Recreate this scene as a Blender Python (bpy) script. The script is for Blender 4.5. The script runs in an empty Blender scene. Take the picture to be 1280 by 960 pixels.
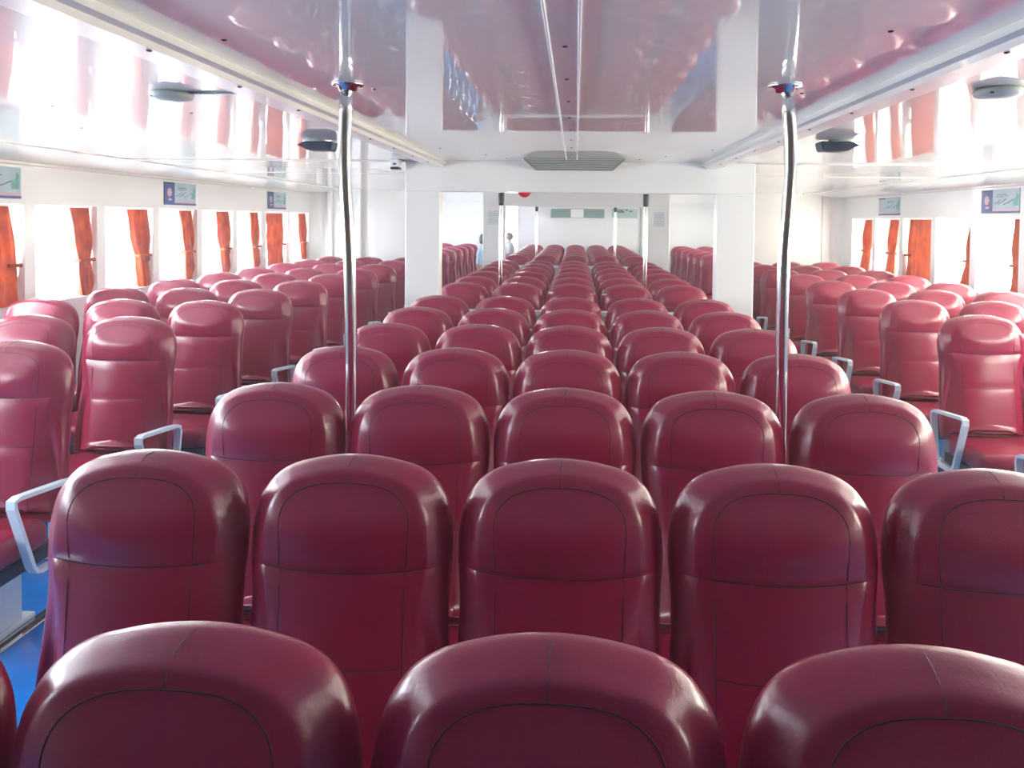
import bpy, bmesh, math, random
from mathutils import Vector, Matrix
from mathutils.bvhtree import BVHTree
random.seed(7)
S = bpy.context.scene
COL = S.collection

# ------------------------------------------------------------------ camera
YAW, PITCH, ROLL = -0.0407, 0.0319, 0.0111
EYE = Vector((0.0282, 0.0, 1.776))
cy, sy = math.cos(YAW), math.sin(YAW); cp, sp = math.cos(PITCH), math.sin(PITCH)
cr, sr = math.cos(ROLL), math.sin(ROLL)
FW = Vector((sy*cp, cy*cp, -sp)); RT = Vector((cy, -sy, 0)); UP = RT.cross(FW)
R2 = cr*RT + sr*UP; U2 = -sr*RT + cr*UP
cd = bpy.data.cameras.new('camera'); cam = bpy.data.objects.new('camera', cd); COL.objects.link(cam)
m = Matrix((R2, U2, -FW)).transposed().to_4x4(); m.translation = EYE
cam.matrix_world = m
cd.sensor_fit = 'HORIZONTAL'; cd.sensor_width = 36; cd.lens = 962/1280*36
cd.shift_x = -(680.2-640)/1280; cd.shift_y = -(480-306.4)/1280
cd.clip_start = 0.02
S.camera = cam

# ------------------------------------------------------------------ world, light, exposure
S.view_settings.view_transform = 'Standard'; S.view_settings.look = 'None'
S.view_settings.gamma = 1; S.view_settings.use_curve_mapping = False
S.view_settings.exposure = 2.5
W = bpy.data.worlds.new('sky'); S.world = W; W.use_nodes = True
nt = W.node_tree; bg = nt.nodes['Background']
tc = nt.nodes.new('ShaderNodeTexCoord'); sx = nt.nodes.new('ShaderNodeSeparateXYZ')
mr = nt.nodes.new('ShaderNodeMapRange'); mr.inputs['From Min'].default_value = -1; mr.inputs['From Max'].default_value = 1
rp = nt.nodes.new('ShaderNodeValToRGB')
rp.color_ramp.elements[0].color = (0.82, 0.90, 1.0, 1); rp.color_ramp.elements[1].color = (1.0, 0.91, 0.74, 1)
nt.links.new(tc.outputs['Generated'], sx.inputs[0]); nt.links.new(sx.outputs['X'], mr.inputs['Value'])
nt.links.new(mr.outputs[0], rp.inputs[0]); nt.links.new(rp.outputs[0], bg.inputs['Color'])
bg.inputs['Strength'].default_value = 7.0

CEIL = 2.241
WX = 4.2            # inner face of the side walls
FAR = 19.4
BACK = -3.0
HAZE = 0.0

# ------------------------------------------------------------------ materials
def mat(name, col, rough=0.5, metal=0.0, spec=0.5, coat=0.0, noise=0.0, nscale=6.0, bump=0.0, bscale=40.0, ior=None, emit=None):
    M = bpy.data.materials.new(name); M.use_nodes = True
    t = M.node_tree; b = t.nodes['Principled BSDF']
    b.inputs['Base Color'].default_value = (*col, 1); b.inputs['Roughness'].default_value = rough
    b.inputs['Metallic'].default_value = metal; b.inputs['Specular IOR Level'].default_value = spec
    b.inputs['Coat Weight'].default_value = coat; b.inputs['Coat Roughness'].default_value = 0.05
    if ior: b.inputs['IOR'].default_value = ior
    if noise or bump:
        c = t.nodes.new('ShaderNodeTexCoord')
    if noise:
        n = t.nodes.new('ShaderNodeTexNoise'); n.inputs['Scale'].default_value = nscale; n.inputs['Detail'].default_value = 4
        r = t.nodes.new('ShaderNodeValToRGB')
        r.color_ramp.elements[0].position = 0.3; r.color_ramp.elements[1].position = 0.7
        r.color_ramp.elements[0].color = (*[x*(1-noise) for x in col], 1)
        r.color_ramp.elements[1].color = (*[min(1, x*(1+noise)) for x in col], 1)
        t.links.new(c.outputs['Object'], n.inputs['Vector']); t.links.new(n.outputs[0], r.inputs[0]); t.links.new(r.outputs[0], b.inputs['Base Color'])
    if bump:
        n = t.nodes.new('ShaderNodeTexNoise'); n.inputs['Scale'].default_value = bscale; n.inputs['Detail'].default_value = 3
        bp = t.nodes.new('ShaderNodeBump'); bp.inputs['Strength'].default_value = bump; bp.inputs['Distance'].default_value = 0.01
        t.links.new(c.outputs['Object'], n.inputs['Vector']); t.links.new(n.outputs[0], bp.inputs['Height']); t.links.new(bp.outputs[0], b.inputs['Normal'])
    return M
M_WALL = mat('white_wall_panel', (0.80, 0.80, 0.79), 0.28, noise=0.02, nscale=1.5, coat=0.25)
M_CEIL = mat('glossy_white_ceiling', (0.77, 0.79, 0.77), 0.35, coat=1.0, noise=0.015, nscale=1.0)
cb = M_CEIL.node_tree.nodes['Principled BSDF']; cb.inputs['Coat Roughness'].default_value = 0.015; cb.inputs['Coat IOR'].default_value = 1.75
t_ = M_CEIL.node_tree; n_ = t_.nodes.new('ShaderNodeTexNoise'); n_.inputs['Scale'].default_value = 1.6; n_.inputs['Detail'].default_value = 1
c_ = t_.nodes.new('ShaderNodeTexCoord'); b_ = t_.nodes.new('ShaderNodeBump'); b_.inputs['Strength'].default_value = 0.05; b_.inputs['Distance'].default_value = 0.02
t_.links.new(c_.outputs['Object'], n_.inputs['Vector']); t_.links.new(n_.outputs[0], b_.inputs['Height']); t_.links.new(b_.outputs[0], cb.inputs['Coat Normal'])
M_BACKW = mat('brown_wood_panel', (0.16, 0.09, 0.06), 0.5, noise=0.15, nscale=2)
M_TRIM = mat('cream_painted_trim', (0.74, 0.72, 0.69), 0.3, coat=0.3, noise=0.02)
M_FLOOR = mat('blue_floor', (0.008, 0.19, 0.62), 0.22, coat=0.4, noise=0.15, nscale=5)
M_SEAT = mat('burgundy_leather', (0.265, 0.003, 0.042), 0.31, noise=0.12, nscale=3, bump=0.06, bscale=160, coat=0.3)
M_SEAT.node_tree.nodes['Principled BSDF'].inputs['Coat Roughness'].default_value = 0.2
M_SEAM = mat('dark_stitching', (0.045, 0.004, 0.012), 0.6, noise=0.1)
M_DARK = mat('dark_navy_plastic', (0.02, 0.022, 0.05), 0.4, noise=0.1)
M_PAINT = mat('pale_blue_white_paint', (0.80, 0.89, 0.92), 0.3, noise=0.03)
M_CHROME = mat('polished_steel', (0.80, 0.79, 0.77), 0.10, metal=1.0, noise=0.02)
M_BLACK = mat('black_rubber', (0.012, 0.012, 0.016), 0.45, noise=0.1)
M_GREY = mat('grey_plastic', (0.42, 0.43, 0.41), 0.4, noise=0.04)
M_FIX = mat('pale_grey_plastic', (0.42, 0.45, 0.42), 0.35, noise=0.04)
M_TEAL = mat('dark_slate_plastic', (0.008, 0.02, 0.045), 0.5, noise=0.1)
M_RED = mat('red_enamel', (0.65, 0.01, 0.015), 0.3, noise=0.05)
M_LOUV = mat('grey_green_louvre', (0.16, 0.24, 0.24), 0.5, noise=0.08)
M_LOUV2 = mat('mid_grey_metal', (0.20, 0.21, 0.20), 0.5, noise=0.05)
M_FRAME = mat('window_frame_white', (0.78, 0.80, 0.82), 0.3, noise=0.02)
M_SCREW = mat('dark_screw', (0.05, 0.045, 0.06), 0.4, metal=0.5, noise=0.1)
M_PBLUE = mat('poster_blue', (0.006, 0.05, 0.25), 0.35, noise=0.1)
M_PPALE = mat('poster_pale_blue', (0.36, 0.50, 0.58), 0.35, noise=0.08, nscale=9)
M_PPINK = mat('poster_pink', (0.62, 0.36, 0.46), 0.35, noise=0.05)
M_PTEAL = mat('poster_teal', (0.12, 0.36, 0.34), 0.35, noise=0.2, nscale=20)
M_PINK = mat('ink_navy', (0.03, 0.03, 0.10), 0.5, noise=0.05)
M_SIGN = mat('pale_green_sign', (0.40, 0.52, 0.48), 0.4, noise=0.03)
M_PAPER = mat('paper_notice', (0.62, 0.66, 0.70), 0.6, noise=0.03)
M_HAIR = mat('black_hair', (0.008, 0.009, 0.016), 0.5, noise=0.2, nscale=30)
M_GHAIR = mat('grey_hair', (0.18, 0.19, 0.20), 0.6, noise=0.2, nscale=30)
M_SKIN = mat('skin', (0.55, 0.30, 0.21), 0.5, noise=0.05)
M_SHIRT = mat('light_blue_shirt', (0.42, 0.62, 0.80), 0.8, noise=0.05)
M_WSHIRT = mat('white_shirt', (0.75, 0.76, 0.78), 0.8, noise=0.04)
M_TROUS = mat('dark_trousers', (0.03, 0.035, 0.06), 0.8, noise=0.1)
# curtain: thin orange cloth that lets daylight through
M_CURT = bpy.data.materials.new('orange_curtain_cloth'); M_CURT.use_nodes = True
t = M_CURT.node_tree; b = t.nodes['Principled BSDF']; out = t.nodes['Material Output']
b.inputs['Base Color'].default_value = (0.78, 0.085, 0.012, 1); b.inputs['Roughness'].default_value = 0.8
tr = t.nodes.new('ShaderNodeBsdfTranslucent'); mx = t.nodes.new('ShaderNodeMixShader')
c = t.nodes.new('ShaderNodeTexCoord'); n = t.nodes.new('ShaderNodeTexNoise'); n.inputs['Scale'].default_value = 7; n.inputs['Detail'].default_value = 3
r = t.nodes.new('ShaderNodeValToRGB'); r.color_ramp.elements[0].position = 0.35; r.color_ramp.elements[1].position = 0.75
r.color_ramp.elements[0].color = (0.27, 0.016, 0.001, 1); r.color_ramp.elements[1].color = (0.52, 0.072, 0.002, 1)
t.links.new(c.outputs['Object'], n.inputs['Vector']); t.links.new(n.outputs[0], r.inputs[0])
t.links.new(r.outputs[0], tr.inputs[0]); t.links.new(r.outputs[0], b.inputs['Base Color'])
mx.inputs[0].default_value = 0.06
t.links.new(b.outputs[0], mx.inputs[1]); t.links.new(tr.outputs[0], mx.inputs[2]); t.links.new(mx.outputs[0], out.inputs['Surface'])
# clear window glass
M_GLASS = bpy.data.materials.new('window_glass'); M_GLASS.use_nodes = True
t = M_GLASS.node_tree; t.nodes.remove(t.nodes['Principled BSDF']); out = t.nodes['Material Output']
tp = t.nodes.new('ShaderNodeBsdfTransparent'); tp.inputs[0].default_value = (0.95, 0.97, 0.97, 1)
gl = t.nodes.new('ShaderNodeBsdfGlossy'); gl.inputs['Roughness'].default_value = 0.02
fr = t.nodes.new('ShaderNodeLayerWeight'); fr.inputs['Blend'].default_value = 0.5
pw = t.nodes.new('ShaderNodeMath'); pw.operation = 'POWER'; pw.inputs[1].default_value = 5.0
mx = t.nodes.new('ShaderNodeMixShader')
t.links.new(fr.outputs['Facing'], pw.inputs[0]); t.links.new(pw.outputs[0], mx.inputs[0]); t.links.new(tp.outputs[0], mx.inputs[1]); t.links.new(gl.outputs[0], mx.inputs[2]); t.links.new(mx.outputs[0], out.inputs['Surface'])

# ------------------------------------------------------------------ helpers
def bx(bm, x0, x1, y0, y1, z0, z1, bevel=0.0, seg=2):
    g = bmesh.ops.create_cube(bm, size=1.0)
    vs = g['verts']
    for v in vs:
        v.co = Vector(((x0+x1)/2+v.co.x*(x1-x0), (y0+y1)/2+v.co.y*(y1-y0), (z0+z1)/2+v.co.z*(z1-z0)))
    if bevel:
        es = set(e for v in vs for e in v.link_edges)
        bmesh.ops.bevel(bm, geom=list(es), offset=bevel, segments=seg, profile=0.5, affect='EDGES')
def tube(bm, pts, r, seg=8, caps=True, flat=None):
    pts = [Vector(p) for p in pts]; rings = []
    up = Vector((0.123, 0.31, 0.94)).normalized(); prev = None
    for i, p in enumerate(pts):
        d = (pts[min(i+1, len(pts)-1)]-pts[max(i-1, 0)]).normalized()
        if prev is None:
            a = d.cross(up); a = a.normalized() if a.length > 1e-3 else Vector((1, 0, 0))
        else:
            a = prev-d*prev.dot(d); a.normalize()
        prev = a; c = d.cross(a)
        rr = r[i] if isinstance(r, (list, tuple)) else r
        rings.append([bm.verts.new(p+rr*(math.cos(2*math.pi*k/seg)*a+math.sin(2*math.pi*k/seg)*c)) for k in range(seg)])
    for A, B in zip(rings, rings[1:]):
        for k in range(seg): bm.faces.new((A[k], A[(k+1) % seg], B[(k+1) % seg], B[k]))
    if caps: bm.faces.new(rings[0][::-1]); bm.faces.new(rings[-1])
def lathe(bm, prof, center=(0, 0, 0), seg=24, sx=1.0, sy_=1.0):
    c = Vector(center); rings = []
    for r, z in prof:
        rings.append([bm.verts.new(c+Vector((sx*r*math.cos(2*math.pi*k/seg), sy_*r*math.sin(2*math.pi*k/seg), z))) for k in range(seg)])
    for A, B in zip(rings, rings[1:]):
        for k in range(seg): bm.faces.new((A[k], A[(k+1) % seg], B[(k+1) % seg], B[k]))
    bm.faces.new(rings[0][::-1]); bm.faces.new(rings[-1])
def finish(name, bm, material, smooth=False, weld=True):
    if weld: bmesh.ops.remove_doubles(bm, verts=bm.verts, dist=1e-5)
    bmesh.ops.recalc_face_normals(bm, faces=bm.faces)
    me = bpy.data.meshes.new(name); bm.to_mesh(me); bm.free()
    me.materials.append(material)
    if smooth:
        for p in me.polygons: p.use_smooth = True
    return me
def link(name, me, parent=None, loc=None):
    o = bpy.data.objects.new(name, me); COL.objects.link(o)
    if parent: o.parent = parent
    if loc: o.location = loc
    return o
def obj(name, bm, material, parent=None, smooth=False, loc=None):
    return link(name, finish(name, bm, material, smooth), parent, loc)
def struct(name, bm, material, smooth=False):
    o = obj(name, bm, material, None, smooth); o['kind'] = 'structure'; return o
def tag(o, label, cat, group=None):
    o['label'] = label; o['category'] = cat
    if group: o['group'] = group
    return o
def thing(name, label, cat, loc=(0, 0, 0), group=None):
    o = bpy.data.objects.new(name, None); COL.objects.link(o); o.location = loc; o.empty_display_size = 0.1
    return tag(o, label, cat, group)
def N(): return bmesh.new()
def copytree(src, loc, label, group=None):
    r = src.copy(); COL.objects.link(r); r.location = loc; r['label'] = label
    if group: r['group'] = group
    for ch in src.children:
        c = ch.copy(); COL.objects.link(c); c.parent = r
        for g in ch.children:
            d = g.copy(); COL.objects.link(d); d.parent = c
    return r
def project(x, y, z):
    v = Vector((x, y, z))-EYE; d = v.dot(FW)
    if d < 0.05: return None
    return 680.2+962*v.dot(R2)/d, 306.4-962*v.dot(U2)/d
ORD = ['zeroth', 'first', 'second', 'third', 'fourth', 'fifth', 'sixth', 'seventh', 'eighth', 'ninth', 'tenth', 'eleventh', 'twelfth']

# ------------------------------------------------------------------ room shell
bm = N(); bx(bm, -WX-.2, WX+.2, BACK, FAR+2, -.1, 0); struct('floor', bm, M_FLOOR)
# ceiling: flat panel with sloping sides that meet the walls
bm = N(); prof = [(-WX-.2, 2.175), (-WX, 2.175), (-3.62, CEIL), (3.62, CEIL), (WX, 2.175), (WX+.2, 2.175)]
lo = [[bm.verts.new((x, y, z)) for x, z in prof] for y in (BACK, FAR+2)]
hi = [[bm.verts.new((x, y, CEIL+.1)) for x, z in prof] for y in (BACK, FAR+2)]
for i in range(len(prof)-1):
    bm.faces.new((lo[0][i], lo[0][i+1], lo[1][i+1], lo[1][i])); bm.faces.new((hi[0][i], hi[1][i], hi[1][i+1], hi[0][i+1]))
    for j in (0, 1): bm.faces.new((lo[j][i], lo[j][i+1], hi[j][i+1], hi[j][i]))
CE = struct('ceiling', bm, M_CEIL)
# windows: near edge of every recess
PITCHW = 0.9; RW = 0.78
WL = [5.86+PITCHW*k for k in range(-6, 14)]
WR = [7.42+PITCHW*k for k in range(-8, 12)]
WL = [y for y in WL if y+RW < 12.2 or y > 12.6]; WR = [y for y in WR if y+RW < 12.25 or y > 12.6]  # windows past the far bulkhead are unseen, added to light that section
Z0, Z1 = 1.08, 1.855
def sidewall(name, sgn, ys):
    bm = N(); x0, x1 = (WX, WX+.2) if sgn > 0 else (-WX-.2, -WX)
    bx(bm, x0, x1, BACK, FAR+2, 0, Z0); bx(bm, x0, x1, BACK, FAR+2, Z1, 2.2)
    e = [BACK]
    for y in ys: e += [y, y+RW]
    e += [FAR+2]
    for a, b in zip(e[::2], e[1::2]): bx(bm, x0, x1, a, b, Z0, Z1)
    struct(name, bm, M_WALL)
sidewall('wall_left', -1, WL); sidewall('wall_right', 1, WR)
bm = N(); bx(bm, -WX-.2, WX+.2, BACK-.1, BACK, 0, CEIL+.1); struct('wall_back', bm, M_BACKW)
# rounded window: frame ring and pane
def rrect(w, h, r, n=5):
    P = []
    for cx, cz, a0 in ((w/2-r, h/2-r, 0), (-w/2+r, h/2-r, 90), (-w/2+r, -h/2+r, 180), (w/2-r, -h/2+r, 270)):
        for k in range(n+1):
            a = math.radians(a0+90*k/n); P.append((cx+r*math.cos(a), cz+r*math.sin(a)))
    return P
def make_window():
    w, h = RW, Z1-Z0
    bm = N(); inner = rrect(w-.17, h-.13, .07); outer = []
    for (a, c) in inner:
        s = min((w/2+.0)/abs(a) if abs(a) > 1e-6 else 9, (h/2)/abs(c) if abs(c) > 1e-6 else 9); outer.append((a*s, c*s))
    R = []
    for x, L in ((-.012, inner), (.012, inner), (.012, outer), (-.012, outer)): R.append([bm.verts.new((x, a, c)) for a, c in L])
    k = len(inner)
    for A, B in zip(R, R[1:]+R[:1]):
        for i in range(k): bm.faces.new((A[i], A[(i+1) % k], B[(i+1) % k], B[i]))
    fm = finish('window_frame', bm, M_FRAME)
    bm = N(); P = rrect(w-.168, h-.128, .071)
    A = [bm.verts.new((-.003, a, c)) for a, c in P]; B = [bm.verts.new((.003, a, c)) for a, c in P]
    bm.faces.new(A); bm.faces.new(B[::-1])
    for i in range(k): bm.faces.new((A[i], A[(i+1) % k], B[(i+1) % k], B[i]))
    pm = finish('pane', bm, M_GLASS)
    bm = N(); g = rrect(w-.164, h-.124, .073)
    tube(bm, [(0, a, c) for a, c in g]+[(0, *g[0])], .006, 6, False); gm = finish('gasket', bm, M_GREY, True)
    return fm, pm, gm
FM, PM, GM = make_window()
wi = 0
for sgn, ys in ((-1, WL), (1, WR)):
    for y in ys:
        wi += 1
        f = link('window_%d' % wi, FM, None, (sgn*(WX+.185), y+RW/2, (Z0+Z1)/2)); f['kind'] = 'structure'
        link('pane', PM, f); link('gasket', GM, f)
        L = bpy.data.lights.new('sky_portal', 'AREA'); L.shape = 'RECTANGLE'; L.size = RW-.06; L.size_y = Z1-Z0-.06
        L.cycles.is_portal = True
        lo_ = bpy.data.objects.new('sky_portal', L); COL.objects.link(lo_); lo_.location = (sgn*(WX+.22), y+RW/2, (Z0+Z1)/2)
        lo_.rotation_euler = (math.pi/2, 0, math.pi/2 if sgn > 0 else -math.pi/2)

# bulkhead frames across the cabin (post, lintel, low partition)
def bulkhead(y, xl0, xl1, xr0, xr1, num, side=None):
    t = .14
    bm = N(); bx(bm, xl0, xr1, y, y+t, 1.998, CEIL+.02, .006, 1); struct('trim_%d' % num, bm, M_WALL)
    bm = N(); bx(bm, xl0, xl1, y, y+t, 0, 2.0, .008, 2); struct('wall_post_left' if num == 1 else 'wall_far_post_left', bm, M_WALL)
    bm = N(); bx(bm, xr0, xr1, y, y+t, 0, 2.0, .008, 2); struct('wall_post_right' if num == 1 else 'wall_far_post_right', bm, M_WALL)
    o = thing('low_partition', 'low white-railed partition behind the %s centre seats, under the %s bulkhead opening' % (('near', 'near') if num == 1 else ('middle', 'far')), 'partition', (0, y+.1, 0))
    bm = N(); bx(bm, xl1, xr0, .0, .03, 0, 1.01); obj('panel', bm, M_GREY, o)
    bm = N(); bx(bm, xl1, xr0, -.012, .042, 1.01, 1.05, .008, 2); obj('top_rail', bm, M_WALL, o)
B1, B2 = 6.08, 12.3
bulkhead(B1, -1.33, -1.055, 1.13, 1.425, 1)
bulkhead(B2, -1.46, -1.10, 1.15, 1.52, 2)
bm = N(); bx(bm, -WX, -2.35, B2, B2+.12, 0, CEIL+.02); struct('wall_far_left', bm, M_WALL)
bm = N(); bx(bm, 2.45, WX, B2, B2+.12, 0, CEIL+.02); struct('wall_far_right', bm, M_WALL)
# rounded corner covers and vertical pipe covers at the end of the side cabins
def corner(name, sgn):
    bm = N(); R = .22; pts = []
    for k in range(9):
        a = math.radians(90*k/8); pts.append((sgn*(WX-R+R*math.cos(a)), B2-R+R*math.sin(a)))
    A = [bm.verts.new((x, y, 0)) for x, y in pts]+[bm.verts.new((sgn*(WX+.02), B2+.02, 0))]
    B = [bm.verts.new((v.co.x, v.co.y, CEIL)) for v in A]; k = len(A)
    for i in range(k): bm.faces.new((A[i], A[(i+1) % k], B[(i+1) % k], B[i]))
    bm.faces.new(A); bm.faces.new(B)
    struct(name, bm, M_WALL, False)
corner('trim_3', -1); corner('trim_4', 1)
for i, (x, w) in enumerate(((-3.93, .07), (-3.70, .09), (-3.44, .05))):
    bm = N(); bx(bm, x-w/2, x+w/2, B2-.07, B2+.01, 0, CEIL, .022, 3); struct('trim_%d' % (5+i), bm, M_WALL)
bm = N(); bx(bm, 3.90, 3.925, B2-.018, B2+.01, 0, CEIL, .004, 1); struct('trim_8', bm, M_TRIM)
# far wall with an open doorway to daylight at the left of its middle part
bm = N(); DX0, DX1 = -1.92, -1.44
bx(bm, -WX, DX0, FAR, FAR+.1, 0, CEIL+.02); bx(bm, DX1, WX, FAR, FAR+.1, 0, CEIL+.02); bx(bm, DX0, DX1, FAR, FAR+.1, 2.13, CEIL+.02)
struct('wall_far', bm, M_WALL)
bm = N()
for a, b in ((DX0-.05, DX0), (DX1, DX1+.05)): bx(bm, a, b, FAR-.02, FAR+.11, 0, 2.16, .004, 1)
bx(bm, DX0, DX1, FAR-.02, FAR+.11, 2.13, 2.16); struct('door_1', bm, M_FRAME)
bm = N(); bx(bm, -WX, WX, FAR+2, FAR+2.1, 0, .9); struct('wall_deck_rail', bm, M_WALL)

# ceiling: joints, screws, strips and beams
bm = N()
for y in (7.8,): bx(bm, -3.62, 3.62, y, y+.02, CEIL-.006, CEIL+.01)
struct('trim_9', bm, M_TRIM)
bm = N(); bx(bm, -3.62, -1.33, 6.07, 6.10, CEIL-.012, CEIL+.01); bx(bm, 1.425, 3.62, 6.07, 6.10, CEIL-.012, CEIL+.01); struct('trim_10', bm, M_TRIM)
for i, sg in enumerate((-1, 1)):
    bm = N(); bx(bm, min(sg*3.60, sg*3.635), max(sg*3.60, sg*3.635), BACK, B2, CEIL-.012, CEIL+.01, .004, 1); struct('trim_%d' % (11+i), bm, M_TRIM)
    bm = N(); bx(bm, min(sg*4.17, sg*4.21), max(sg*4.17, sg*4.21), BACK, B2, 2.155, 2.185, .008, 2); struct('trim_%d' % (13+i), bm, M_TRIM)
screw = N(); lathe(screw, [(.0, .0), (.0075, .0), (.006, -.003), (.0, -.004)], seg=10); SCR = finish('screw', screw, M_SCREW, True)
def screws(parent, pts):
    for p in pts: link('screw', SCR, parent, p)
def beam(sg, label):
    xa, xb = (1.0, 1.125) if sg < 0 else (1.01, 1.135)
    o = thing('ceiling_beam', label, 'beam', (0, 0, CEIL))
    P = [(xa+.02, .01), (xa, -.028), (xa+.022, -.034), (xa+.030, -.050), (xb-.006, -.050), (xb, -.044), (xb, .01)]
    bm = N(); A = [bm.verts.new((sg*x, BACK, z)) for x, z in P]; B = [bm.verts.new((sg*x, B1, z)) for x, z in P]
    for i in range(len(P)-1): bm.faces.new((A[i], A[i+1], B[i+1], B[i]))
    bm.faces.new(A); bm.faces.new(B); obj('beam_profile', bm, M_TRIM, o)
    screws(o, [(sg*(xa+.045), 1.9+.52*k, -.050) for k in range(8)])
beam(-1, 'long cream boxed ceiling beam above the left aisle')
beam(1, 'long pale boxed ceiling beam above the right aisle')
o = thing('ceiling_strip', 'flat ceiling strip with two white ribs and screws, over the middle seats', 'ceiling strip', (0, 0, CEIL))
bm = N(); bx(bm, -.045, .030, BACK, B1, -.004, .01); obj('strip', bm, M_CEIL, o)
for x in (-.047, .032):
    bm = N(); bx(bm, x-.004, x+.004, BACK, B1, -.010, .01, .002, 1); obj('rib', bm, M_FRAME, o)
screws(o, [(-.006, 2.05+.47*k, -.004) for k in range(9)])
screws(CE, [(x, y, CEIL) for x, y in ((-.9, 2.0), (-.7, 2.75), (.83, 2.8), (.78, 1.9), (-2.2, 3.2), (-2.6, 4.0), (2.2, 3.3), (2.6, 4.2), (-1.7, 3.4), (-.86, 5.0), (.9, 5.0), (-.62, 5.5), (.66, 5.5), (-.5, 5.8), (.5, 5.8), (-2.0, 5.4), (2.0, 5.4), (-2.9, 2.7), (2.9, 2.9))])

# ------------------------------------------------------------------ seats
OUT = [(0.0, .0), (.004, .06), (.012, .105), (.024, .150), (.044, .186), (.070, .210), (.102, .228), (.135, .237), (.170, .2425), (.205, .2435),
       (.228, .243), (.235, .2427), (.242, .2423), (.265, .240), (.30, .237), (.34, .236), (.38, .237), (.42, .239), (.44, .240), (.448, .2402), (.46, .241), (.50, .243), (.56, .245), (.62, .246), (.68, .246), (.74, .245), (.765, .240), (.778, .22)]
def lerp_tab(T, z):
    for (za_, wa), (zb_, wb) in zip(T, T[1:]):
        if za_ <= z <= zb_: return wa+(wb-wa)*(z-za_)/(zb_-za_)
    return T[-1][1] if z > T[-1][0] else T[0][1]
FRONT = [(0, .85), (.10, .83), (.17, .82), (.235, .815), (.30, .79), (.36, .79), (.42, .81), (.48, .845), (.54, .88), (.62, .92), (.72, .95), (.80, .95)]  # front width as a share of the shell width
def back_mesh(ws):
    half = []
    for i_ in range(len(OUT)-1):          # rounder outline over the top and shoulders
        p0, p1, p2, p3 = [Vector(OUT[min(max(j_, 0), len(OUT)-1)][:]) for j_ in (i_-1, i_, i_+1, i_+2)]
        if i_ == 0: p0 = Vector((OUT[1][0], -OUT[1][1]))
        for k_ in range(3 if OUT[i_][0] < .12 else 1):
            u = k_/3; q = .5*((2*p1)+(p2-p0)*u+(2*p0-5*p1+4*p2-p3)*u*u+(3*p1-p0-3*p2+p3)*u**3)
            half.append((max(0, q.y), -q.x))
    half.append((OUT[-1][1], -OUT[-1][0]))
    pts = [(x*ws, z) for x, z in half]+[(-x*ws, z) for x, z in reversed(half[1:])]
    n = len(pts); nor = []
    for i in range(n):
        a = Vector(pts[i-1]); c = Vector(pts[(i+1) % n]); d = (c-a).normalized(); nor.append(Vector((d.y, -d.x)))  # 2-D outward normal
    for i in range(n):
        if nor[i].dot(Vector(pts[i])-Vector((0, -.35))) < 0: nor[i] = -nor[i]
    bm = bmesh.new(); za, zb = -.20, -.66
    def ring(a, y, f=0.0, fr=0.0):
        R = []
        for i in range(n):
            x, z = Vector(pts[i])-nor[i]*(a*((1.2-.6*abs(nor[i].y)) if y < -.01 else 1))
            x *= 1+(lerp_tab(FRONT, -z)-1)*fr; z -= .012*fr*max(0, nor[i].y)
            sz_ = min(max(z, zb), za)
            x = x*(1-f); z = z+(sz_-z)*f
            R.append(bm.verts.new((x, y, z)))
        return R
    rings = [ring(.10, .072, 1.0), ring(.10, .072, .5), ring(.05, .070), ring(.022, .062), ring(.007, .050), ring(0, .034), ring(0, .016),
             ring(0, .0, 0, .14), ring(0, -.016, 0, .42), ring(0, -.032, 0, .74), ring(0, -.043, 0, .94), ring(.003, -.048, 0, 1), ring(.008, -.051, 0, 1), ring(.018, -.053, 0, 1), ring(.038, -.0555, 0, 1), ring(.065, -.058, 0, 1)]
    for f in (.12, .26, .42, .6, .8, 1.0): rings.append(ring(.065, -.058-.018*(1-(1-f)**2), f, 1))
    for A, B in zip(rings, rings[1:]):
        for i in range(n):
            bm.faces.new((A[i], A[(i+1) % n], B[(i+1) % n], B[i]))
    bmesh.ops.remove_doubles(bm, verts=bm.verts, dist=1e-4)
    # groove at the seam lines, plump headrest, outer bolsters turned outwards
    for v in bm.verts:
        x, y, z = v.co
        if y < -.02:
            k = min(1, (-.02-y)/.03)
            v.co.y += k*.006*math.exp(-((z+.235)/.007)**2)
            if abs(x) < .15*ws: v.co.y += .004*math.exp(-((z+.447)/.006)**2)
            v.co.y -= k*.014*math.exp(-((z+.14)/.06)**2)*(1 if abs(x) < .13 else math.exp(-((abs(x)-.13)/.05)**2))
            ax = abs(x)/ws; low = min(1, max(0, (-z-.25)/.25)); low = low*low*(3-2*low)
            v.co.y += (.10+.75*low)*max(0, ax-.146)*k
    bmesh.ops.recalc_face_normals(bm, faces=bm.faces)
    return bm
def place_z(bm):
    for v in bm.verts:
        v.co.y += v.co.z*.13; v.co.z += 1.2
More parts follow.
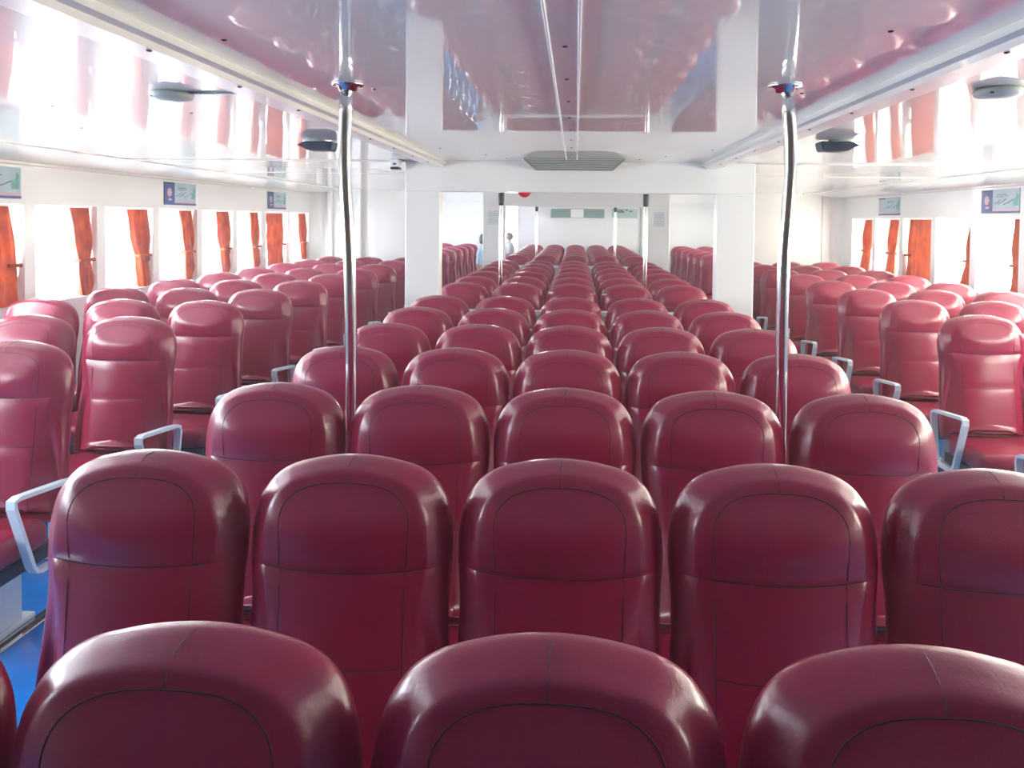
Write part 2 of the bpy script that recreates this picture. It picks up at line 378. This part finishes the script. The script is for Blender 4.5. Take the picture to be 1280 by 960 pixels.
def seat_meshes(ws):
    full = back_mesh(ws); bvh = BVHTree.FromBMesh(full)
    def fy(x, z):
        h = bvh.ray_cast(Vector((x, -1, z)), Vector((0, 1, 0)))
        return h[0].y if h[0] else -.03
    # seams
    sm = bmesh.new(); hx = .152*ws
    def strip(P, r=.0013): tube(sm, [(x, fy(x, z)-.0002, z) for x, z in P], r, 5)
    arch = []
    for k in range(25):
        a = math.pi*k/24; ca, sa = math.cos(a), math.sin(a)
        arch.append((-hx*math.copysign(abs(ca)**.78, ca), -.135+.095*abs(sa)**.8))
    strip([(-hx*.97, -.225), (-hx*.985, -.18)]+arch+[(hx*.985, -.18), (hx*.97, -.225)])
    strip([(x*ws, -.236+.10*max(0, abs(x)-.14)) for x in [(-.186+.372*k/20) for k in range(21)]], .0016)
    for s in (-1, 1): strip([(s*.146*ws, -.24-.04*k) for k in range(13)])
    strip([(x*ws, -.447) for x in [(-.145+.29*k/12) for k in range(13)]])
    tube(sm, [(.002, .045, -.005), (.003, .01, -.0005), (.0, -.018, -.001), (.0, fy(0, -.018), -.018), (.0, fy(0, -.030), -.030), (.0, fy(0, -.038), -.038)], .0011, 5)
    place_z(sm)
    res = {}
    for nm, up in (('headrest', True), ('backrest', False)):
        b = full.copy()
        bmesh.ops.bisect_plane(b, geom=b.verts[:]+b.edges[:]+b.faces[:], plane_co=(0, 0, -.235), plane_no=(0, 0, 1), clear_inner=up, clear_outer=not up)
        place_z(b); res[nm] = finish(nm, b, M_SEAT, True)
    full.free()
    res['seam'] = finish('seam', sm, M_SEAM, True)
    bm = N(); bx(bm, -.238*ws, .238*ws, -.555, -.14, .335, .455, .045, 4)
    for v in bm.verts:
        if v.co.z > .44: v.co.z += .012*(1-(v.co.x/(.238*ws))**2)
    res['seat_cushion'] = finish('seat_cushion', bm, M_SEAT, True)
    bm = N(); bx(bm, -.225*ws, .225*ws, -.535, -.08, .275, .337, .01, 2); res['seat_pan'] = finish('seat_pan', bm, M_DARK)
    bm = N(); bx(bm, -.02, .02, -.46, -.20, .035, .276, .006, 2); bx(bm, -.035, .035, -.50, -.14, .012, .035, .004, 1); res['leg'] = finish('leg', bm, M_PAINT)
    return res
def arm_mesh():
    bm = N(); P = [(-.42, .628), (-.29, .272), (-.05, .262), (-.0, .585)]
    # closed flat-bar loop with rounded corners
    loop = []
    for i, p in enumerate(P):
        p = Vector(p); a = (Vector(P[i-1])-p).normalized(); c = (Vector(P[(i+1) % 4])-p).normalized()
        for q in (a*.04, a*.016+c*.016-((a+c)*.006), c*.04): loop.append(p+q)
    k = len(loop); cen = sum(loop, Vector((0, 0)))/k; R = []
    for s, x in ((1, -.019), (1, .019), (0, .019), (0, -.019)):
        ring = []
        for i, p in enumerate(loop):
            d = (loop[(i+1) % k]-loop[i-1]).normalized(); nn = Vector((d.y, -d.x))
            if nn.dot(p-cen) < 0: nn = -nn
            q = p+nn*(.009 if s else -.009); ring.append(bm.verts.new((x, q.x, q.y)))
        R.append(ring)
    for A, B in zip(R, R[1:]+R[:1]):
        for i in range(k): bm.faces.new((A[i], A[(i+1) % k], B[(i+1) % k], B[i]))
    return finish('armrest', bm, M_PAINT)
CENTRE = seat_meshes(1.0); SIDE = seat_meshes(1.10); ARM = arm_mesh()
ROWS_N = [1.024+.792*k for k in range(7)]
ROWS_M = [7.05+.80*k for k in range(6)]
ROWS_F = [13.0+.79*k for k in range(8)]
COLN = {-2: 'leftmost', -1: 'left-of-middle', 0: 'middle', 1: 'right-of-middle', 2: 'rightmost'}
protos = {}
def seat(kind, x, y, label, group, arm=0):
    key = (kind, arm)
    if key not in protos:
        M = CENTRE if kind == 'c' else SIDE
        t = thing('passenger_seat', label, 'seat', (x, y, 0), group)
        for nm in ('headrest', 'backrest', 'seam', 'seat_cushion', 'seat_pan'): link(nm, M[nm], t)
        link('leg', M['leg'], t, (-.15, 0, 0)); link('leg', M['leg'], t, (.15, 0, 0))
        if arm: 
            a = link('armrest', ARM, t, (arm*.283, 0, 0)); a['label'] = 'pale painted metal loop armrest'
        protos[key] = t
        return t
    return copytree(protos[key], (x, y, 0), label, group)
def inview(x, y):
    p = project(x, y, 1.1); return p and -150 < p[0] < 1430
for r, y in enumerate(ROWS_N):
    for c in range(-2, 3):
        if r == 0 and c == 2: continue
        lab = 'burgundy leather seat, %s of five in the %s row from the camera, centre block' % (COLN[c], ORD[r+1])
        if r == 0 and c == -2: lab = 'burgundy leather seat barely peeking in at the bottom left corner, nearest centre row'
        if r == 6: lab = 'burgundy leather seat, %s in the last centre row before the first white bulkhead' % COLN[c]
        seat('c', c*.5, y, lab, 'burgundy seats of the near centre block')
for r, y in enumerate(ROWS_M):
    for c in range(-2, 3):
        seat('c', c*.5+.0, y, 'small distant burgundy seat, %s in the %s row beyond the first bulkhead' % (COLN[c], ORD[r+1]), 'burgundy seats between the two bulkheads')
for r, y in enumerate(ROWS_F):
    for c in range(-2, 3):
        lab = 'tiny far burgundy seat, %s in the %s row beyond the second bulkhead' % (COLN[c], ORD[r+1])
        if r == 7: lab = 'tiny burgundy seat, %s of the rearmost row against the far wall' % COLN[c]
        seat('c', c*.5+.03, y, lab, 'burgundy seats of the farthest centre block')
SN = ['aisle', 'middle', 'window']
for side, sg, xs, ys in (('left', -1, (2.51, 3.10, 3.68), [3.38+.9*k for k in range(10)]), ('right', 1, (2.63, 3.22, 3.80), [4.07+.955*k for k in range(9)])):
    for r, y in enumerate(ys):
        if y > 11.95: continue
        for c, x in enumerate(xs):
            if not inview(sg*x, y): continue
            lab = 'burgundy %s-side %s seat in the %s row from the camera%s' % (side, SN[c], ORD[r+1], ', pale armrest beside it' if c == 0 else '')
            seat('s', sg*x, y, lab, 'burgundy seats along the %s windows' % side, -sg if c == 0 else 0)
for side, sg in (('left', -1), ('right', 1)):
    for r in range(6):
        for c, x in enumerate((2.58, 3.15)):
            lab = 'tiny %s seat of row %s in the far %s aisle group past the second bulkhead' % (('near', 'outer')[c], ORD[r+1], side)
            seat('s', sg*x, 14.2+.87*r, lab, 'far %s aisle seats past the second bulkhead' % side, 0)
# floor rails that carry the seats
for x, lab in ((-2.30, 'silver seat rail on blue floor along the left aisle'), (2.42, 'silver seat rail on blue floor along the right aisle')):
    o = thing('floor_rail', lab, 'rail', (x, 0, 0))
    bm = N(); bx(bm, -.03, .03, 1.0, 12.2, 0, .010, .003, 1); obj('rail_base', bm, M_CHROME, o)
    bm = N(); bx(bm, -.008, .008, 1.0, 12.2, .010, .013); obj('rail_slot', bm, M_BLACK, o)

# ------------------------------------------------------------------ poles
def pole(x, y, bow, label, black, r=.0215, lean=0, lx=0):
    o = thing('grab_pole', label, 'pole', (x, y, 0), 'chrome grab poles')
    P = []
    for k in range(25):
        z = .012+(CEIL-.012)*k/24; b = bow*math.exp(-((z-1.98)/.24)**2); q = max(0, (z-1.25)/(CEIL-1.25)); P.append((b+lx*q, lean*q, z))
    bm = N(); tube(bm, P, r, 20); obj('tube', bm, M_CHROME, o, True)
    for z, s in ((CEIL, -1), (.0, 1)):
        bm = N(); lathe(bm, [(.0, s*.0), (.056, s*.0), (.056, s*.006), (.034, s*.010), (.028, s*.026), (.0, s*.026)], (lx if z > 1 else 0, lean if z > 1 else 0, z), 20)
        f = obj('flange', bm, M_CHROME, o, True)
        if z > 1:
            for k in range(4):
                a = k*math.pi/2+.4; link('screw', SCR, f, (.045*math.cos(a)+lx, .045*math.sin(a)+lean, z-.006))
    if black:
        bm = N(); lathe(bm, [(.0, CEIL-.001), (.030, CEIL-.001), (.030, black+.03), (.024, black), (.0, black)], seg=16)  # black tube stands in for a dark reflection in the chrome
        s_ = obj('dark_reflection', bm, M_BLACK, o, True); s_['label'] = 'dark reflection at pole top, built as a black tube'
pole(-.764, 2.695, -.014, 'chrome grab pole standing behind the third centre row, left one nearest the camera', 0, lean=-.05)
pole(.75, 2.695, .022, 'chrome grab pole standing behind the third centre row, right one nearest the camera', 0, lean=-.05, lx=-.022)
pole(-.75, 8.0, 0, 'thin reflection-darkened grab pole past first bulkhead, beside the red bell', 1.93)
pole(.75, 8.0, 0, 'thin reflection-darkened grab pole past first bulkhead, right side of the opening', 1.93)
pole(-.72, 14.72, 0, 'tiny far reflection-darkened grab pole left of the far wall air unit', 1.95)
pole(.78, 14.72, 0, 'tiny far reflection-darkened grab pole right of the far wall air unit', 1.95)

# ------------------------------------------------------------------ curtains
def curtain(sg, yt0, yt1, yb0, yb1, label, broad=False, tie=True):
    o = thing('curtain', label, 'curtain', (sg*(WX+.045), 0, 0), 'orange window curtains')
    nz, ny = 26, 34; ztop, zbot = Z1-.015, Z0-.06
    bm = N(); V = []
    folds = 5.5 if broad else 3.6; ph = random.random()*6
    for i in range(nz+1):
        u = i/nz; z = ztop+(zbot-ztop)*u
        e = u**1.0; y0 = yt0+(yb0-yt0)*e; y1 = yt1+(yb1-yt1)*e
        pinch = 0 if broad else .30*math.exp(-((u-.55)/.13)**2)
        mid = (y0+y1)/2+ (0 if broad else .012*math.sin(5*u+ph)); w = (y1-y0)*(1-pinch)
        row = []
        for j in range(ny+1):
            s = j/ny; a = (.014 if broad else .022)*(1-.5*pinch)
            x = a*math.sin(2*math.pi*folds*s+ph+.8*math.sin(3*u))+.006*math.sin(9*u+5*s)
            row.append(bm.verts.new((sg*(-x), mid+(s-.5)*w, z)))
        V.append(row)
    for i in range(nz):
        for j in range(ny): bm.faces.new((V[i][j], V[i][j+1], V[i+1][j+1], V[i+1][j]))
    obj('cloth', bm, M_CURT, o, True)
    bm = N(); a, b = min(yt0, yb0)-.02, max(yt1, yb1)+.02
    tube(bm, [(0, yt0-.03, ztop+.006), (0, yt1+.03, ztop+.006)], .006, 8); obj('rod', bm, M_FRAME, o, True)
    if tie:
        u = .55; ym = (yt0+(yb0-yt0)*u+yt1+(yb1-yt1)*u)/2; w = ((yt1-yt0)*(1-u)+(yb1-yb0)*u)*(.36 if not broad else .5)
        z = ztop+(zbot-ztop)*u; bm = N()
        if broad: bx(bm, -.03, .03, ym+w-.11, ym+w+.03, z-.014, z+.014, .008, 2)
        else: bx(bm, -.032, .032, ym-w, ym+w+.03, z-.014, z+.014, .008, 2)
        obj('tieback', bm, M_CURT, o, True)
PL = 'orange curtain on the left wall, '
LC = {-1: ('wide one at the left edge of the photo', True), 0: ('slim sunlit one at the nearest fully visible window', False), 1: ('gathered at the second full window from the left', False),
      2: ('gathered at the window under the blue-panelled poster', False), 3: ('gathered at the window right of the blue-panelled poster', False), 4: ('thin one just left of the wide drawn curtain', False), 5: ('drawn wide across the window under the small far poster', True), 6: ('last one beside the corner', False)}
for k in range(-1, 7):
    y = 5.86+.9*k
    if k in LC: lab, br = LC[k]; lab = PL+lab
    if k == -1: curtain(-1, y+.12, y+.70, y+.18, y+.82, lab, True)
    elif br: curtain(-1, y+.06, y+.72, y+.14, y+.76, lab, True)
    else: curtain(-1, y+.44, y+.74, y+.62, y+.86, lab)
RC = {0: ('slim one at the right edge of the photo', False), 1: ('slim wedge at the second window from the right edge', False), 2: ('widest one, drawn across its whole window', True), 3: ('gathered one just left of the widest curtain', False), 4: ('last narrow one beside the far corner', False)}
for k in range(0, 5):
    y = 7.42+.9*k
    if k in RC: lab, br = RC[k]; lab = 'orange curtain on the right wall, '+lab
    if k == 0: curtain(1, y-.0, y+.14, y+.02, y+.22, lab)
    elif k == 1: curtain(1, y-.02, y+.08, y+.0, y+.28, lab)
    elif br: curtain(1, y+.02, y+.70, y+.04, y+.80, lab, True)
    else: curtain(1, y+.04, y+.38, y+.22, y+.56, lab)

# ------------------------------------------------------------------ posters above the windows
def poster(sg, y0, y1, label, pale=False):
    o = thing('poster', label, 'poster', (sg*(WX-.001), (y0+y1)/2, 2.015), 'posters above the windows')
    w, h = y1-y0, .235
    # local drawing plane: u runs left to right as read from inside the cabin
    def pl(name, u0, u1, v0, v1, d, mt):
        bm = N(); a, b = (u0-w/2, u1-w/2)
        if sg > 0: a, b = -b, -a
        xs = sorted((-sg*(d-.001), -sg*d)); bx(bm, min(0, -sg*d), max(0, -sg*d), a, b, v0-h/2, v1-h/2)
        return obj(name, bm, mt, o)
    pl('backing', 0, w, 0, h, .006, M_PPALE)
    pl('blue_panel', .0, .31*w, .02, h, .0075, M_PBLUE if not pale else M_PPALE)
    pl('footer', 0, w, 0, .02, .0075, M_PBLUE); pl('footer_band', .31*w, w, .02, .042, .0075, M_PPINK)
    pl('header_band', .0, .31*w, h-.02, h-.004, .009, M_PINK)
    pl('caption', .12*w, .22*w, .045, .068, .009, M_PPINK)
    bm = N(); c = .155*w-w/2; c = c if sg < 0 else -c
    pts = []
    for k in range(24):
        a = 2*math.pi*k/24; rr = .045*(1+.14*math.cos(8*a)); pts.append((c+rr*math.cos(a), .012+rr*math.sin(a)))
    A = [bm.verts.new((-sg*.009, a, b)) for a, b in pts]; B = [bm.verts.new((-sg*.006, a, b)) for a, b in pts]
    bm.faces.new(A); bm.faces.new(B[::-1])
    for i in range(24): bm.faces.new((A[i], A[(i+1) % 24], B[(i+1) % 24], B[i]))
    obj('emblem', bm, M_PPINK, o)
    # pavilion-like line drawing and foliage on the right part
    bm = N()
    for u0, v0, u1, v1 in ((.36, .40, .52, .55), (.46, .38, .66, .60), (.60, .36, .84, .56), (.40, .70, .70, .73), (.42, .78, .66, .80)):
        p = [(.0, u*w-w/2 if sg < 0 else -(u*w-w/2), v*h-h/2) for u, v in ((u0, v0), (u1, v1))]
        tube(bm, [(-sg*.007, p[0][1], p[0][2]), (-sg*.007, (p[0][1]+p[1][1])/2, (p[0][2]+p[1][2])/2-.006), (-sg*.007, p[1][1], p[1][2])], .003, 5)
    obj('drawing', bm, M_PINK, o)
    bm = N(); P = [(.84, .30), (.97, .30), (.98, .72), (.93, .86), (.90, .62), (.85, .55)]
    q = [(u*w-w/2 if sg < 0 else -(u*w-w/2), v*h-h/2) for u, v in P]
    A = [bm.verts.new((-sg*.0075, a, b)) for a, b in q]; B = [bm.verts.new((-sg*.005, a, b)) for a, b in q]
    bm.faces.new(A); bm.faces.new(B[::-1])
    for i in range(6): bm.faces.new((A[i], A[(i+1) % 6], B[(i+1) % 6], B[i]))
    obj('foliage', bm, M_PTEAL, o)
poster(-1, 5.05, 5.70, 'poster with teal foliage cut by the left edge of the photo')
poster(-1, 7.74, 8.40, 'poster with dark blue panel and round emblem, middle of left wall')
poster(-1, 10.4, 11.06, 'small far poster on the left wall above the wide drawn curtain')
poster(1, 7.42, 8.10, 'poster with purple-blue panel above windows at the right edge')
poster(1, 10.1, 10.78, 'faded pale poster above the far windows on the right wall', True)

# ------------------------------------------------------------------ ceiling fixtures
def fixture(x, y, sg, label):
    o = thing('ceiling_speaker', label, 'ceiling fixture', (x, y, CEIL))
    bm = N(); lathe(bm, [(.0, .0), (.070, .0), (.078, -.010), (.072, -.024), (.045, -.033), (.0, -.035)], seg=28); obj('dome', bm, M_FIX, o, True)
    bm = N(); lathe(bm, [(.0, .0), (.0085, .0), (.007, -.004), (.0, -.005)], (-.045, -.052, -.020), 10); obj('indicator', bm, M_BLACK, o, True)
    bm = N(); bx(bm, .07, .30, -.012, .012, -.008, .0, .003, 1); obj('conduit', bm, M_FIX, o)
fixture(-1.49, 2.84, -1, 'pale grey oval ceiling fixture over the left aisle, nearer of two')
fixture(1.455, 2.69, 1, 'pale grey oval ceiling fixture near the right edge of the photo')
def dark_fixture(x, y, sg, label):
    o = thing('ceiling_lamp', label, 'ceiling fixture', (x, y, CEIL))
    bm = N(); lathe(bm, [(.0, .0), (.065, .0), (.070, -.008), (.0, -.010)], (sg*.035, 0, 0), 28); obj('base_plate', bm, M_FIX, o, True)
    bm = N(); P = [(-.095, -.010), (-.082, -.062), (.055, -.062), (.085, -.045), (.120, -.032), (.075, -.010)]
    A = [bm.verts.new((sg*a, -.06, b)) for a, b in P]; B = [bm.verts.new((sg*a, .06, b)) for a, b in P]
    for i in range(6): bm.faces.new((A[i], A[(i+1) % 6], B[(i+1) % 6], B[i]))
    bm.faces.new(A); bm.faces.new(B[::-1])
    bmesh.ops.bevel(bm, geom=bm.edges[:], offset=.005, segments=2, affect='EDGES')
    obj('housing', bm, M_TEAL, o)
dark_fixture(-1.515, 4.58, -1, 'dark blue housing under the ceiling beside the left chrome pole')
dark_fixture(1.47, 4.38, 1, 'dark blue housing under the ceiling right of the right chrome pole')
# air diffuser at the ceiling in front of the bulkhead
o = thing('air_diffuser', 'grey slatted air diffuser on the ceiling at the middle of the bulkhead', 'air vent', (.0, 5.86, CEIL))
def frus(bm, xa, xb, ya, yb, xc, xd, yc, yd, z0, z1):
    A = [bm.verts.new(p) for p in ((xa, ya, z0), (xb, ya, z0), (xb, yb, z0), (xa, yb, z0))]
    B = [bm.verts.new(p) for p in ((xc, yc, z1), (xd, yc, z1), (xd, yd, z1), (xc, yd, z1))]
    bm.faces.new(A); bm.faces.new(B[::-1])
    for i in range(4): bm.faces.new((A[i], A[(i+1) % 4], B[(i+1) % 4], B[i]))
bm = N(); frus(bm, -.375, .395, -.10, .21, -.29, .31, .02, .21, .001, -.070); obj('housing', bm, M_LOUV2, o)
for k in range(6):
    f = (k+.5)/6; bm = N(); x0 = -.375+.085*f+.012; x1 = .395-.085*f-.012; y = -.10+.12*f; z = -.070*f
    bx(bm, x0, x1, y-.007, y+.006, z-.0035, z+.002); obj('slat', bm, M_FIX, o)
# camera and bell
o = thing('security_camera', 'small white security camera with dark lens on left bulkhead post', 'camera', (-1.385, 6.0, CEIL))
bm = N(); bx(bm, -.035, .035, -.05, .06, -.060, 0, .008, 2); obj('housing', bm, M_FRAME, o)
bm = N(); bx(bm, -.034, .034, -.055, .05, -.078, -.060, .006, 2); obj('lens_window', bm, M_BLACK, o)
bm = N(); bx(bm, -.012, .012, -.056, -.048, -.045, -.030); obj('indicator', bm, M_SCREW, o)
o = thing('alarm_bell', 'red round alarm bell peeking below the bulkhead lintel', 'bell', (-.39, B1+.14, 2.02))
bm = N()
lathe(bm, [(.0, .0), (.058, .0), (.056, .02), (.040, .042), (.0, .05)], seg=24)
for v in bm.verts: v.co = Vector((v.co.x, v.co.z, v.co.y))
obj('gong', bm, M_RED, o, True)
bm = N(); bx(bm, -.02, .02, 0, .03, .0, .09, .004, 1); obj('bracket', bm, M_RED, o)

# ------------------------------------------------------------------ far wall details
def wy(o, nm, x0, x1, z0, z1, d0, d1, mt, bev=0):
    bm = N(); bx(bm, x0, x1, -d1, -d0, z0, z1, bev, 1); return obj(nm, bm, mt, o)
o = thing('air_conditioner', 'wide grey-green louvred air unit high on the far wall', 'air conditioner', (.07, FAR, 0))
wy(o, 'housing', -.68, .68, 1.85, 2.075, 0, .10, M_GREY, .01)
for a, b in ((-.66, -.17), (.15, .66)):
    g = wy(o, 'grille', a, b, 1.865, 2.06, .10, .104, M_LOUV)
    for k in range(4): wy(g, 'slat', a, b, 1.89+.045*k, 1.90+.045*k, .104, .114, M_SIGN)
wy(o, 'centre_cover', -.17, .15, 1.86, 2.07, .10, .118, M_WALL, .004)
o = thing('wall_sign', 'pale green wall sign with dark markings right of far air unit', 'sign', (1.25, FAR, 0))
wy(o, 'panel', -.32, .32, 1.86, 2.10, 0, .02, M_SIGN)
for k, (a, b, z) in enumerate(((-.22, -.14, 2.05), (-.12, -.04, 2.045), (.02, .08, 2.055), (.12, .20, 2.03), (-.18, .0, 2.01))): wy(o, 'marking', a, b, z-.012, z+.014, .02, .023, M_PINK)
o = thing('cable_duct', 'thin vertical duct on the far wall right of the green sign', 'duct', (1.66, FAR, 0))
wy(o, 'cover', -.02, .02, .9, 2.2, 0, .03, M_GREY)
for x, lab in ((-1.30, 'faded paper notice on the far left bulkhead post'), (1.35, 'faded paper notice on the far right bulkhead post')):
    o = thing('paper_notice', lab, 'notice', (x, B2, 0))
    wy(o, 'sheet', -.09, .09, 1.70, 1.93, 0, .003, M_PAPER)
    for k in range(5): wy(o, 'printed_line', -.07, .07-.02*(k % 3), 1.88-.035*k, 1.888-.035*k, .003, .004, M_GREY)

# ------------------------------------------------------------------ people standing far back
def person(loc, face, label, hair, shirt, h):
    s = h/1.7
    o = thing('person', label, 'person', loc); o.rotation_euler = (0, 0, face)   # local +X is where the person looks
    J = {'pel': (0, 0, .95, .13), 'bel': (.01, 0, 1.08, .125), 'che': (0, 0, 1.28, .145), 'nb': (-.01, 0, 1.42, .07), 'nk': (0, 0, 1.48, .052)}
    E = [('pel', 'bel'), ('bel', 'che'), ('che', 'nb'), ('nb', 'nk')]
    for q, sd in (('l', 1), ('r', -1)):
        J[q+'sh'] = (0, sd*.17, 1.38, .06); J[q+'el'] = (-.02, sd*.23, 1.10, .043); J[q+'wr'] = (.06, sd*.23, .87, .030)
        J[q+'hip'] = (0, sd*.09, .88, .095); J[q+'kn'] = (.02, sd*.10, .48, .062); J[q+'an'] = (0, sd*.10, .09, .042); J[q+'toe'] = (.16, sd*.11, .035, .034)
        E += [('nb', q+'sh'), (q+'sh', q+'el'), (q+'el', q+'wr'), ('pel', q+'hip'), (q+'hip', q+'kn'), (q+'kn', q+'an'), (q+'an', q+'toe')]
    def skin(name, keys, mt, grow=0.0, parent=None, extra=None, root=None):
        ks = [k for k in J if k in keys]; me = bpy.data.meshes.new(name)
        me.from_pydata([tuple(c*s for c in J[k][:3]) for k in ks], [(ks.index(a), ks.index(b)) for a, b in E if a in ks and b in ks], [])
        ob = bpy.data.objects.new(name, me); COL.objects.link(ob); ob.parent = parent
        md = ob.modifiers.new('s', 'SKIN'); 
        for i, k in enumerate(ks):
            r_ = (J[k][3]+grow)*s; me.skin_vertices[0].data[i].radius = (r_*.8 if k in ('che', 'bel', 'pel') else r_, r_*(1.25 if k in ('che', 'bel', 'pel') else 1))
            if k == (root or 'pel'): me.skin_vertices[0].data[i].use_root = True
        md.use_smooth_shade = True; ob.modifiers.new('u', 'SUBSURF').levels = 1; ob.modifiers['u'].render_levels = 2
        me.materials.append(mt); return ob
    body = skin('body', set(J), M_SKIN, 0, o)
    skin('shirt', {'pel', 'bel', 'che', 'nb', 'lsh', 'rsh', 'lel', 'rel'}, shirt, .012, o)
    skin('trousers', {'pel', 'lhip', 'rhip', 'lkn', 'rkn', 'lan', 'ran'}, M_TROUS, .012, o)
    for sd in (1, -1):     # hands with five fingers
        bm = N(); w = Vector((.06, sd*.23, .87))*s
        tube(bm, [w, w+Vector((.02, 0, -.05))*s, w+Vector((.03, 0, -.09))*s], [.024*s, .036*s, .030*s], 8)
        for k in range(4):
            b0 = w+Vector((.005+.017*k, 0, -.085))*s; L = (.055, .068, .072, .062)[k]*s
            tube(bm, [b0, b0+Vector((.012*s, -sd*.004*s, -L*.55)), b0+Vector((.016*s, -sd*.022*s, -L))], [.0095*s, .0085*s, .007*s], 6)
        b0 = w+Vector((.045, 0, -.035))*s; tube(bm, [b0, b0+Vector((.03, -sd*.01, -.03))*s, b0+Vector((.038, -sd*.015, -.058))*s], [.012*s, .010*s, .008*s], 6)
        obj('hand', bm, M_SKIN, o, True)
    # head
    bm = N(); bmesh.ops.create_icosphere(bm, subdivisions=4, radius=1)
    for v in bm.verts:
        x, y, z = v.co
        nx = x*.098; ny = y*.076; nz = z*.118
        if z < -.1: ny *= 1-.28*(-z-.1); nx *= 1-.10*(-z-.1)
        if x > .3:
            nx += .020*math.exp(-((y/.16)**2+((z+.12)/.16)**2)); nx -= .008*math.exp(-(((abs(y)-.36)/.16)**2+((z-.05)/.12)**2))
            nx += .006*math.exp(-((y/.26)**2+((z+.48)/.06)**2)); nx -= .004*math.exp(-((y/.26)**2+((z+.42)/.04)**2))
        v.co = Vector((nx, ny, nz+1.585))*s
    hd = obj('head', bm, M_SKIN, o, True)
    for sd in (1, -1):
        bm = N(); bmesh.ops.create_icosphere(bm, subdivisions=2, radius=.013*s)
        for v in bm.verts: v.co += Vector((.080, sd*.029, 1.592))*s
        obj('eye', bm, M_FRAME, hd, True)
        bm = N(); bmesh.ops.create_icosphere(bm, subdivisions=2, radius=1)
        for v in bm.verts: v.co = Vector((v.co.x*.020, v.co.y*.008+sd*.077, v.co.z*.032+1.58))*s
        obj('ear', bm, M_SKIN, hd, True)
    bm = N(); bmesh.ops.create_icosphere(bm, subdivisions=4, radius=1)
    kill = [v for v in bm.verts if v.co.x > .25 and v.co.z < .45 or v.co.z < -.62]
    bmesh.ops.delete(bm, geom=kill, context='VERTS')
    for v in bm.verts:
        j = 1+.03*math.sin(18*v.co.y+9*v.co.z); v.co = Vector((v.co.x*.112*j-.006, v.co.y*.092*j, v.co.z*.132*j+1.592))*s
    bmesh.ops.solidify(bm, geom=bm.faces[:], thickness=.008)
    obj('hair', bm, hair, o, True)
person((-1.545, 13.3, 0), -.35, 'dark-haired person in a light blue shirt half hidden behind the far left post', M_HAIR, M_SHIRT, 1.53)
person((-1.60, 18.85, 0), math.pi, 'grey-haired distant person in a white shirt in the bright far doorway', M_GHAIR, M_WSHIRT, 1.46)

# ------------------------------------------------------------------ thin scatter volume added to imitate the lens-flare veil
HZ = 0.010
if HZ:
    bm = N(); bx(bm, -WX+.005, WX-.005, BACK+.005, B2-.02, .02, 2.15)
    V = bpy.data.materials.new('flare_veil'); V.use_nodes = True; t = V.node_tree; t.nodes.remove(t.nodes['Principled BSDF'])
    vs = t.nodes.new('ShaderNodeVolumeScatter'); vs.inputs['Density'].default_value = HZ; vs.inputs['Color'].default_value = (.97, .98, 1, 1); vs.inputs['Anisotropy'].default_value = 0.3
    t.links.new(vs.outputs[0], t.nodes['Material Output'].inputs['Volume'])
    h = obj('flare_haze', bm, V); h['kind'] = 'structure'
